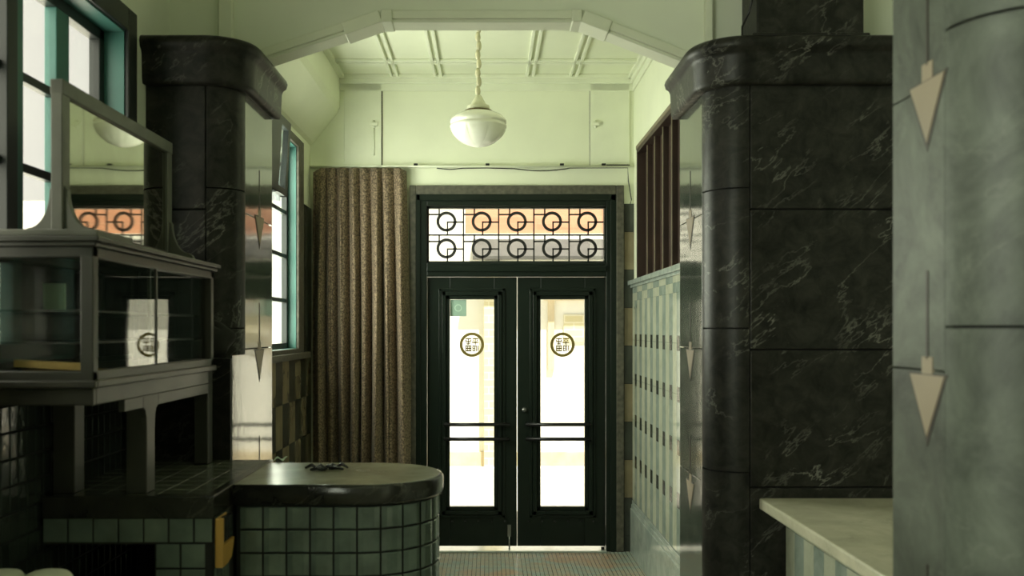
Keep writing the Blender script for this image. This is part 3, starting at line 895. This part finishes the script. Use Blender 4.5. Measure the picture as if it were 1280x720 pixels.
# curtain
FC = [-.05, .09, .19, .31, .44, .54, .68, .79, .93, 1.06]   # fold crests
FA = [.11, .15, .11, .17, .18, .12, .19, .13, .17, .12]
def fold(u, t):
    uu = u + .014 * math.sin(2.6 * t + 9 * u) * t
    d = 0.0
    for k in range(len(FC) - 1):
        if FC[k] <= uu < FC[k + 1]:
            f_ = (uu - FC[k]) / (FC[k + 1] - FC[k])
            a_ = FA[k] + (FA[k + 1] - FA[k]) * f_
            d = a_ * (.5 + .5 * math.cos(2 * PI * f_)) ** .6 * (.8 + .2 * math.sin(5 * t + k))
            break
    return d * (.35 + .65 * min(1, t * 2.2)) - .03 + .006 * math.sin(60 * u + 3 * t)
rows = []
NU, NT = 300, 36
zt, zb = E + 1.235, .06
for k in range(NT + 1):
    t = k / NT
    row = []
    for i in range(NU + 1):
        u = i / NU
        x = -1.345 + u * (.715 + .03 * math.sin(t * 2.5)) 
        top = zt - .08 * fold(u, 0) - .03 * max(0, 1 - u * 10) - .05 * max(0, u - .92) * 6
        row.append((x, DY - .075 - fold(u, t), top + (zb - top) * t))
    rows.append(row)
m = MB(M['curtain']); m.strip(rows)
o = m.build('curtain')
sm = o.modifiers.new('solid', 'SOLIDIFY'); sm.thickness = .004
tag(o, 'heavy brown brocade curtain gathered left of the doors', 'curtain')

# boarded opening, right wall
root = empty('window_5', (XR + .05, (S0 + S1) / 2, SZ0), 'row of tall dark red-brown boards closing the opening over the stone ledge', 'boarded window', kind='structure')
nb = 6; bw_ = (S1 - S0 - .06) / nb
for i in range(nb):
    y1 = S1 - .03 - i * bw_; y0 = y1 - bw_
    m = MB(M['shutter'], M['shutedge'])
    m.box(XR + .05, y0 + .012, SZ0, XR + .085, y1 - .004, SZ1 - .03, 0)
    m.box(XR + .015, y0 - .008, SZ0, XR + .085, y0 + .010, SZ1 - .03, 0); m.box(XR + .010, y0 - .006, SZ0, XR + .016, y0 + .006, SZ1 - .03, 1)
    m.build('board', root, bevel=.002)
m = MB(M['shutter'], M['shutedge'])
m.box(XR - .012, S1 - .03, SZ0, XR + .1, S1, SZ1, 0); m.box(XR - .012, S0, SZ1 - .04, XR + .1, S1, SZ1, 0); m.box(XR - .016, S0, SZ1 - .012, XR + .02, S1 + .01, SZ1 + .018, 1)
m.build('surround', root, bevel=.003)

# ------------------------------------------------------------------ pendant lamp
LC = (-.065, 6.0, 0)
s = 1 / 200.0
root = empty('pendant_lamp', (LC[0], LC[1], CZ), 'white opal bowl lamp hanging on a beaded chain from the vestibule ceiling', 'lamp')
def pz(y): return E + (412 - y) * s
m = MB(M['globe'])
prof = [(17, 140), (21, 141), (29, 144.5), (34, 149), (35.2, 151), (35.2, 153.6), (33.6, 154.6), (33.6, 156), (35.2, 157), (35.2, 159.5), (34.4, 160.5), (34, 163), (31.5, 168), (27, 173), (20.5, 178), (13, 181.5), (6, 183.4), (.6, 184)]
def petal(a, z):
    y = 412 - (z - E) / s
    if y < 160.6: return 1
    t = (a * 8) % 1
    d = min(abs(t - .40), abs(t - .5), abs(t - .60))
    return 1 - .035 * math.exp(-(d / .022) ** 2) * min(1, (y - 160.6) / 3)
m.lathe((LC[0], LC[1], 0), [(r * s, pz(y)) for r, y in prof], 128, mod=petal)
o = m.build('globe', root)
m = MB(M['fitter'])
m.lathe((LC[0], LC[1], 0), [(r * s, pz(y)) for r, y in [(3, 119), (4, 120), (6, 124), (8.5, 128), (9.5, 131), (13.8, 132.5), (14.2, 135), (14.2, 137.5), (13, 138)]], 40)
m.build('fitter', root)
MB(M['brass']).lathe((LC[0], LC[1], 0), [(r * s, pz(y)) for r, y in [(14, 137.8), (17.2, 138.4), (17.2, 140.2), (14, 140.6)]], 40).build('gallery_ring', root)
m = MB(M['chain'])
z = pz(119.5)
k = 0
while z < CZ - .02:
    h = .060
    m.lathe((LC[0] + (.0035 if k % 2 else -.0035), LC[1], z), [(.008, 0), (.0135, .010), (.017, .024), (.0155, .042), (.009, h)], 12)
    z += h - .004; k += 1
m.lathe((LC[0], LC[1], CZ), [(.05, 0), (.05, -.012), (.02, -.03), (.006, -.04)], 24)
m.build('chain', root)

# ------------------------------------------------------------------ tiled counter with rounded end (left)
CT = 1.22
def stadium(x0, cx, cy, r, n=24):
    p = [(x0, cy - r), (cx, cy - r)]
    for k in range(1, n):
        a = -PI / 2 + PI * k / n
        p.append((cx + r * math.cos(a), cy + r * math.sin(a)))
    p += [(cx, cy + r), (x0, cy + r)]
    return p
ccx, ccy = -.417, 3.285
root = empty('tiled_counter', (-.5, ccy, 0), 'rounded-end counter clad in square grey-green tiles in front of the curtain', 'counter')
m = MB(M['countertop'], M['blackstone'])
outs = [(.240, CT - .066), (.255, CT - .066), (.262, CT - .055), (.262, CT - .010), (.256, CT - .002), (.250, CT)]
rows = [[(p[0], p[1], z) for p in stadium(-.807, ccx, ccy, r)] for r, z in outs]
V = m.strip(rows, mi=1)
tf = m.bm.faces.new(V[-1]); tf.material_index = 0
bf = m.bm.faces.new(V[0]); bf.material_index = 1
# back face at x0
m.bm.faces.new([v[0] for v in V] + [v[-1] for v in V][::-1]).material_index = 1
m.build('countertop', root)
m = MB(M['tile'], M['grout'])
r = .243
m.prism(stadium(-.80, ccx, ccy, r - .004), 'z', 0, CT - .062, 1)
tt = .0745
L1 = (ccx - -.79)
path_len = L1 + PI * r
nt_ = int(path_len / tt)
def on_path(sv):
    if sv < L1: return Vector((-.79 + sv, ccy - r)), Vector((0, -1))
    a = -PI / 2 + (sv - L1) / r
    return Vector((ccx + r * math.cos(a), ccy + r * math.sin(a))), Vector((math.cos(a), math.sin(a)))
for i in range(nt_ + 1):
    s0 = i * tt + .003; s1 = min((i + 1) * tt - .003, path_len)
    ss = [s0 + (s1 - s0) * k / 4 for k in range(5)]
    for j in range(15):
        z1 = CT - .072 - j * tt; z0 = max(z1 - tt + .006, .004)
        w_ = random.uniform(-.0012, .0012)
        rowsT = []
        for z, ins in ((z0, -.004), (z0, .001), (z0 + .003, .004), (z1 - .003, .004), (z1, .001), (z1, -.004)):
            row = []
            for q_, sv in enumerate(ss):
                p, nn = on_path(sv)
                ed = -.003 if q_ in (0, 4) and ins > .003 else 0
                tl = w_ * (q_ - 2) * .5
                row.append((p.x + nn.x * (ins + ed + tl), p.y + nn.y * (ins + ed + tl), z))
            rowsT.append(row)
        m.strip(rowsT, smooth=False)
m.build('tiled_drum', root)
# black keys on the counter
m = MB(M['black'])
for k in range(9):
    a = k * .7
    cx, cy = -.56 + .062 * math.cos(a * 1.7) * (.4 + .07 * k), 3.34 + .03 * math.sin(a * 2.3)
    m.tube([(cx - .022, cy, CT + .006), (cx, cy + .008, CT + .010 + .004 * (k % 3)), (cx + .022, cy - .004, CT + .006)], [.004, .007, .004], 8)
tag(m.build('key_bunch'), 'small black tangle lying on the rounded counter top', 'keys')

# tiled bench under the display case
BY0, BY1, BX1 = 2.83, 3.622, -.812
root = empty('tiled_bench', (-1.07, 3.2, 0), 'low-lit tiled bench with black stone edge carrying the display case', 'bench')
m = MB(M['benchtop'], M['blackstone'])
m.box(HL + .012, BY0, CT - .066, BX1, BY1, CT - .004, 1)
m.box(HL + .012, BY0, CT - .004, BX1, BY0 + .03, CT, 1); m.box(BX1 - .03, BY0 + .03, CT - .004, BX1, BY1, CT, 1)
for i in range(6):
    for j in range(9):
        x0 = HL + .014 + i * .0825; y0 = BY0 + .033 + j * .0845
        m.box(x0, y0, CT - .004, min(x0 + .080, BX1 - .032), min(y0 + .082, BY1), CT - .001, 0)
m.build('top_slab', root, bevel=.003)
m = MB(M['tile'], M['grout'])
fy = BY0 + .012
ox = -.985      # right edge of the opening
tile_field(m, 'y', fy, HL + .012, -.815, CT - .066 - .075, CT - .066, .0745, .075, -1, base=False, tilt=.01)
tile_field(m, 'y', fy, ox, -.815, CT - .066 - .075 * 15, CT - .066 - .075, .0745, .075, -1, base=False, tilt=.01)
m.box(ox - .003, fy - .003, 0, -.818, fy + .02, CT - .066, 1)
m.box(HL + .012, fy - .003, CT - .145, ox, fy + .02, CT - .066, 1)
tile_field(m, 'x', -.818, BY0 + .02, 3.02, CT - .066 - .075 * 15, CT - .066, .0745, .075, 1, base=False, tilt=.01)
m.box(-.84, fy, 0, -.816, BY1, CT - .066, 1)
m.build('tiled_front', root, bevel=.001)
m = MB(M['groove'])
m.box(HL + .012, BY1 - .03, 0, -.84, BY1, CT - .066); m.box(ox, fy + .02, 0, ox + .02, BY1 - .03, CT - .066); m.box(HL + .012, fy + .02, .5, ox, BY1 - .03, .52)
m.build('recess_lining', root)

# yellow holder on the bench side and black device in it
hx0, hx1 = -.809, -.790
m = MB(M['orange'])
z1h, z0h = E - .560, E - .705
m.prism([(2.838, z1h), (2.856, z1h), (2.856, z1h - .085), (2.975, z1h - .080), (2.94, z0h + .01), (2.90, z0h), (2.838, z0h)], 'x', hx0 - .0005, hx0 + .022)
m.box(hx0 - .0005, 2.838, z0h, hx0 + .004, 2.95, z1h)
tag(m.build('wall_holder', bevel=.002), 'ochre wooden holder fixed to the tiled bench side', 'holder')
m = MB(M['black'], M['steel'])
m.box(hx0 + .0045, 2.858, z1h - .078, hx0 + .018, 2.908, z1h - .002, 0); m.box(hx0 + .0045, 2.914, z1h - .078, hx0 + .018, 2.968, z1h - .004, 0)
m.box(hx0 + .006, 2.908, z1h - .07, hx0 + .016, 2.914, z1h - .004, 1)
tag(m.build('black_handset', bevel=.003), 'black device slotted into the ochre wooden holder', 'device')
# scrap on the bench corner
m = MB(M['card'])
rows = [[(-.80 + .035 * u + .01 * v, 3.56 + .04 * v, CT + .002 + .012 * math.sin(3 * u + 2 * v) ** 2) for u in [k / 6 for k in range(7)]] for v in [k / 4 for k in range(5)]]
m.strip(rows)
o = m.build('paper_scrap'); sm = o.modifiers.new('solid', 'SOLIDIFY'); sm.thickness = .002; sm.offset = 1
tag(o, 'pale green paper scrap at the far corner of the tiled bench', 'paper')

# ------------------------------------------------------------------ display case
CX = -1.02; KX = HL + .015           # side glass plane, wall side
KY0, KY1 = 2.475, 3.56
KZ0, KZ1 = 1.575, 1.925
root = empty('display_case', ((CX + KX) / 2, 3.0, CT), 'dark wooden glass-fronted display case on posts against the hall wall', 'display case')
m = MB(M['greywood'])
fw = .034
def post(x, y): m.box(x - fw / 2, y - fw / 2, KZ0, x + fw / 2, y + fw / 2, KZ1)
for (x, y) in ((CX - fw / 2, KY0 + fw / 2), (CX - fw / 2, KY1 - fw / 2), (KX + fw / 2, KY0 + fw / 2), (KX + fw / 2, KY1 - fw / 2)): post(x, y)
for z0, z1 in ((KZ0, KZ0 + .028), (KZ1 - .028, KZ1)):
    m.box(KX, KY0, z0, CX, KY0 + .03, z1); m.box(KX, KY1 - .03, z0, CX, KY1, z1)
    m.box(CX - .03, KY0 + .03, z0, CX, KY1 - .03, z1); m.box(KX, KY0 + .03, z0, KX + .03, KY1 - .03, z1)
m.build('frame', root, bevel=.003)
m = MB(M['greywood'])
m.box(KX, KY0 - .012, KZ1, CX + .012, KY1 + .012, KZ1 + .012); m.box(KX, KY0 - .022, KZ1 + .012, CX + .022, KY1 + .022, KZ1 + .026)
m.build('top', root, bevel=.004)
m = MB(M['wood'])
m.box(KX, KY0 + .006, KZ0 - .012, CX - .006, KY1 - .006, KZ0)
m.box(KX, KY0 - .010, KZ0 - .016, CX + .010, KY0 + .006, KZ0 + .004); m.box(CX - .006, KY0 + .006, KZ0 - .016, CX + .010, KY1 + .006, KZ0 + .004)
m.build('bottom', root, bevel=.004)
m = MB(M['black'])
m.box(KX, KY1 - .034, KZ0 + .028, CX - .034, KY1 - .030, KZ1 - .028); m.box(KX + .004, KY0 + .034, KZ0 + .028, KX + .010, KY1 - .034, KZ1 - .028)
m.build('back_board', root)
MB(M['caseglass']).box(KX + .03, KY0 + .013, KZ0 + .024, CX - .032, KY0 + .017, KZ1 - .024).build('front_pane', root)
for a, b, x in ((KY0 + .034, 2.98, CX - .012), (2.94, KY1 - .034, CX - .022)):
    m = MB(M['caseglass'], M['steel'])
    m.box(x - .002, a, KZ0 + .026, x + .002, b, KZ1 - .026, 0)
    d = m.build('sliding_pane', root)
    e = MB(M['greywood']); yy = b - .012 if a < 2.7 else a
    e.box(x - .004, yy, KZ0 + .027, x + .004, yy + .012, KZ1 - .027); e.build('edge_strip', d)
m = MB(M['greywood'])
for z in (1.672, 1.757):
    m.box(KX + .012, KY0 + .07, z, CX - .055, KY1 - .06, z + .006)
m.build('shelf', root)
m = MB(M['wood'])
m.box(KX, KY0 + .01, KZ0 - .062, CX - .004, KY0 + .03, KZ0 - .016); m.box(CX - .024, KY0 + .03, KZ0 - .062, CX - .004, KY1, KZ0 - .016)
m.build('apron', root, bevel=.003)
# lower apron with a curved shoulder running down into the post
def shoulder(yc, z, rr, sgn):
    return [(yc + sgn * (rr - rr * math.sin(PI / 2 * k / 8)), z - rr + rr * math.cos(PI / 2 * k / 8)) for k in range(9)]
PY0, PY1 = 2.875, 2.945
ztop, zlow = KZ0 - .062, E - .232
m = MB(M['greywood'])
m.box(CX - .022, 2.70, zlow, CX - .004, PY0 - .03, ztop); m.box(CX - .022, PY1 + .03, zlow, CX - .004, KY1, ztop)
m.prism([(PY0 - .03, ztop), (PY0 - .03, zlow), (PY0 - .012, zlow - .008), (PY0 - .002, zlow - .03), (PY0, zlow - .07), (PY1, zlow - .07), (PY1 + .003, zlow - .03), (PY1 + .012, zlow - .008), (PY1 + .03, zlow), (PY1 + .03, ztop)], 'x', CX - .022, CX - .004)
m.build('lower_apron', root, bevel=.002)
for (x0, x1, y0, y1) in ((CX - .066, CX - .004, PY0, PY1), (KX + .01, KX + .075, PY0, PY1), (CX - .055, CX - .004, KY1 - .06, KY1), (KX + .01, KX + .07, KY1 - .06, KY1)):
    MB(M['greywood']).box(x0, y0, CT, x1, y1, KZ0 - .0625).build('leg', root, bevel=.003)
# things in the case
m = MB(M['ruler']); m.box(-1.265, 2.555, KZ0 + .03, -1.07, 2.58, KZ0 + .05, rot=Matrix.Rotation(.05, 4, 'Y'))
m.box(-1.265, 2.60, KZ0 + .001, -1.05, 2.64, KZ0 + .028)
tag(m.build('wooden_block', bevel=.001), 'yellow wooden strip lying at the bottom of the display case', 'wood strip')
tag(MB(M['card']).box(-1.235, 2.66, 1.7635, -1.175, 2.668, 1.838, rot=Matrix.Rotation(.0, 4, 'Z')).build('pale_card'), 'small pale green card on the upper shelf of the display case', 'card')
m = MB(M['wood']); m.tube([(-1.21, 2.74, KZ0 + .012), (-1.13, 2.72, 1.655)], .009)
tag(m.build('wooden_stick'), 'dark stick leaning under the shelf in the display case', 'stick')

# ------------------------------------------------------------------ framed mirror on the case
MX = -1.18
QZ0 = KZ1 + .026
MY0, MY1 = 2.62, 3.53
MZ1 = 2.395
root = empty('standing_mirror', (MX, 3.05, QZ0), 'long framed mirror standing on top of the display case', 'mirror')
m = MB(M['mirrorwood'])
t = .030
m.box(MX - .016, MY0, QZ0 + .018, MX + .016, MY0 + .05, MZ1); m.box(MX - .016, MY1 - .05, QZ0 + .018, MX + .016, MY1, MZ1)
m.box(MX - .018, MY0, MZ1 - .042, MX + .018, MY1, MZ1)
m.build('frame', root, bevel=.003)
MB(M['shutter']).box(MX - .012, MY0 + .05, QZ0 + .018, MX + .012, MY1 - .05, QZ0 + .045).build('bottom_rail', root, bevel=.002)
m = MB(M['mirror'], M['wood'])
m.box(MX + .004, MY0 + .048, QZ0 + .044, MX + .006, MY1 - .048, MZ1 - .04, 0)
m.build('mirror_glass', root)
MB(M['wood']).box(MX - .008, MY0 + .048, QZ0 + .044, MX + .0035, MY1 - .048, MZ1 - .04).build('backing', root)
m = MB(M['mirrorwood']); m.box(KX, MY0 - .15, QZ0, CX + .012, MY0 + .10, QZ0 + .018); m.box(MX - .05, MY0 + .10, QZ0, MX + .05, MY1 + .03, QZ0 + .018)
m.build('base', root, bevel=.003)
for y in (MY0 + .012, MY1 - .03):
    m = MB(M['mirrorwood'])
    for sg in (-1, 1):
        pr = [(MX + sg * .016, QZ0 + .018), (MX + sg * .105, QZ0 + .018), (MX + sg * .098, QZ0 + .03)]
        for k in range(9):
            a = PI / 2 * k / 8
            pr.append((MX + sg * (.085 - .060 * math.sin(a)), QZ0 + .038 + .105 * (1 - math.cos(a))))
        pr.append((MX + sg * .016, QZ0 + .155))
        m.prism(pr, 'y', y, y + .022)
    m.build('bracket', root, bevel=.002)
# dark bundle on the column's plinth
m = MB(M['cloth'])
rows = []
for k in range(13):
    t = k / 12; ph = PI * t
    rows.append([(-1.06 + (.085 + .012 * math.sin(3 * a + k)) * math.sin(ph) * math.cos(a) - .01 * math.cos(ph), 3.672 + .045 * math.sin(ph) * math.sin(a),
                  1.60 + .065 * (1 - math.cos(ph)) * (1 + .1 * math.sin(2 * a))) for a in [2 * PI * i / 20 for i in range(20)]])
m.strip(rows, True)
tag(m.build('dark_bundle'), 'dark cloth bundle resting on the stone block beside the display case', 'bundle')

# ------------------------------------------------------------------ low stool with white towels
root = empty('low_stand', (-1.2, 2.45, 0), 'dark wooden stand at the lower left carrying white rolls', 'stand')
STZ = E - .735
MB(M['wood']).box(-1.315, 2.30, STZ - .03, -1.02, 2.62, STZ).build('top', root, bevel=.004)
for x in (-1.30, -1.07):
    for y in (2.32, 2.56):
        MB(M['wood']).box(x, y, 0, x + .04, y + .04, STZ - .03).build('leg', root, bevel=.003)
for k, (x0, x1, lab) in enumerate(((-1.315, -1.215, 'white rolled cloth on the dark stand, the one next to the wall tiles'), (-1.205, -1.085, 'white rolled cloth on the dark stand, the one nearer the tiled bench'))):
    cx, rx = (x0 + x1) / 2, (x1 - x0) / 2
    m = MB(M['white'])
    rows = []
    for i in range(9):
        v = i / 8
        sh = math.sin(PI * min(1, max(0, .06 + v * .88))) ** .35
        rows.append([(cx + rx * sh * (abs(math.cos(a)) ** .7) * (1 if math.cos(a) > 0 else -1), 2.36 + .21 * v, STZ + .057 + .057 * sh * (abs(math.sin(a)) ** .7) * (1 if math.sin(a) > 0 else -1)) for a in [2 * PI * j / 28 for j in range(28)]])
    V = m.strip(rows, True)
    m.bm.faces.new(V[0]); m.bm.faces.new(V[-1])
    tag(m.build('rolled_towel'), lab, 'towel', 'white rolled cloths')

# ------------------------------------------------------------------ right-hand reception counter
root = empty('reception_counter', (1.4, 2.9, 0), 'reception counter with cream stone slab between the near pillar and the marble pier', 'counter')
RZ = E - .652
m = MB(M['creamstone']); m.box(1.046, 2.003, RZ - .042, HR, 3.716, RZ); m.build('slab', root, bevel=.006)
m = MB(M['tl'], M['tg'], M['grout'])
for i in range(16):
    y1 = 3.70 - i * .105; y0 = y1 - .1035
    m.box(1.145, y0, .0, 1.165, y1, RZ - .11, i % 2)
    m.box(1.145, y0, RZ - .108, 1.165, y1, RZ - .042, (i + 1) % 2 if i % 3 == 0 else 0)
m.box(1.155, 2.003, 0, 1.25, 3.702, RZ - .042, 2)
m.build('tiled_front', root, bevel=.001)

# ------------------------------------------------------------------ outside
tag(MB(M['street']).box(-9, DY + .21, -.10, 9, 15, -.02).build('street'), 'sunlit pale street outside the entrance doors', 'street', kind='structure')
tag(MB(M['stucco']).box(-9, 11.2, -.02, 9, 11.35, .09).build('kerb'), 'pale kerb across the street outside', 'kerb', kind='structure')
FY = 12.2
root = empty('shop_building', (0, FY, 0), 'sunlit pale building with orange brick band seen through the door glass', 'building')
MB(M['stucco']).box(-7, FY, -.02, 7, FY + 1.5, 2.93).build('wall', root)
MB(M['redbrick']).box(-.30, FY + .02, 2.93, 7, FY + 1.5, 3.35).build('brick_band', root)
MB(M['stucco']).box(-7, FY + .02, 2.93, -.30, FY + 1.5, 3.35).build('parapet', root)
m = MB(M['awn']); m.prism([(FY, 2.86), (FY, 2.60), (FY - .35, 2.58), (FY - .35, 2.62)], 'x', -.20, 6); m.build('awning', root)
MB(M['creambrick']).box(-.06, FY - .12, -.02, .16, FY, 2.55).build('brick_pier', root)
m = MB(M['tan'], M['creambrick'])
m.box(.75, FY - .04, 1.2, .83, FY, 2.15, 0); m.box(1.42, FY - .04, 1.2, 1.50, FY, 2.15, 0); m.box(.70, FY - .05, 2.08, 1.55, FY, 2.18, 0); m.box(.95, FY - .02, 1.55, 1.30, FY, 1.9, 1)
m.build('window_surround', root)
MB(M['tan']).box(-7, FY - .05, -.02, 7, FY, .16).build('plinth', root)
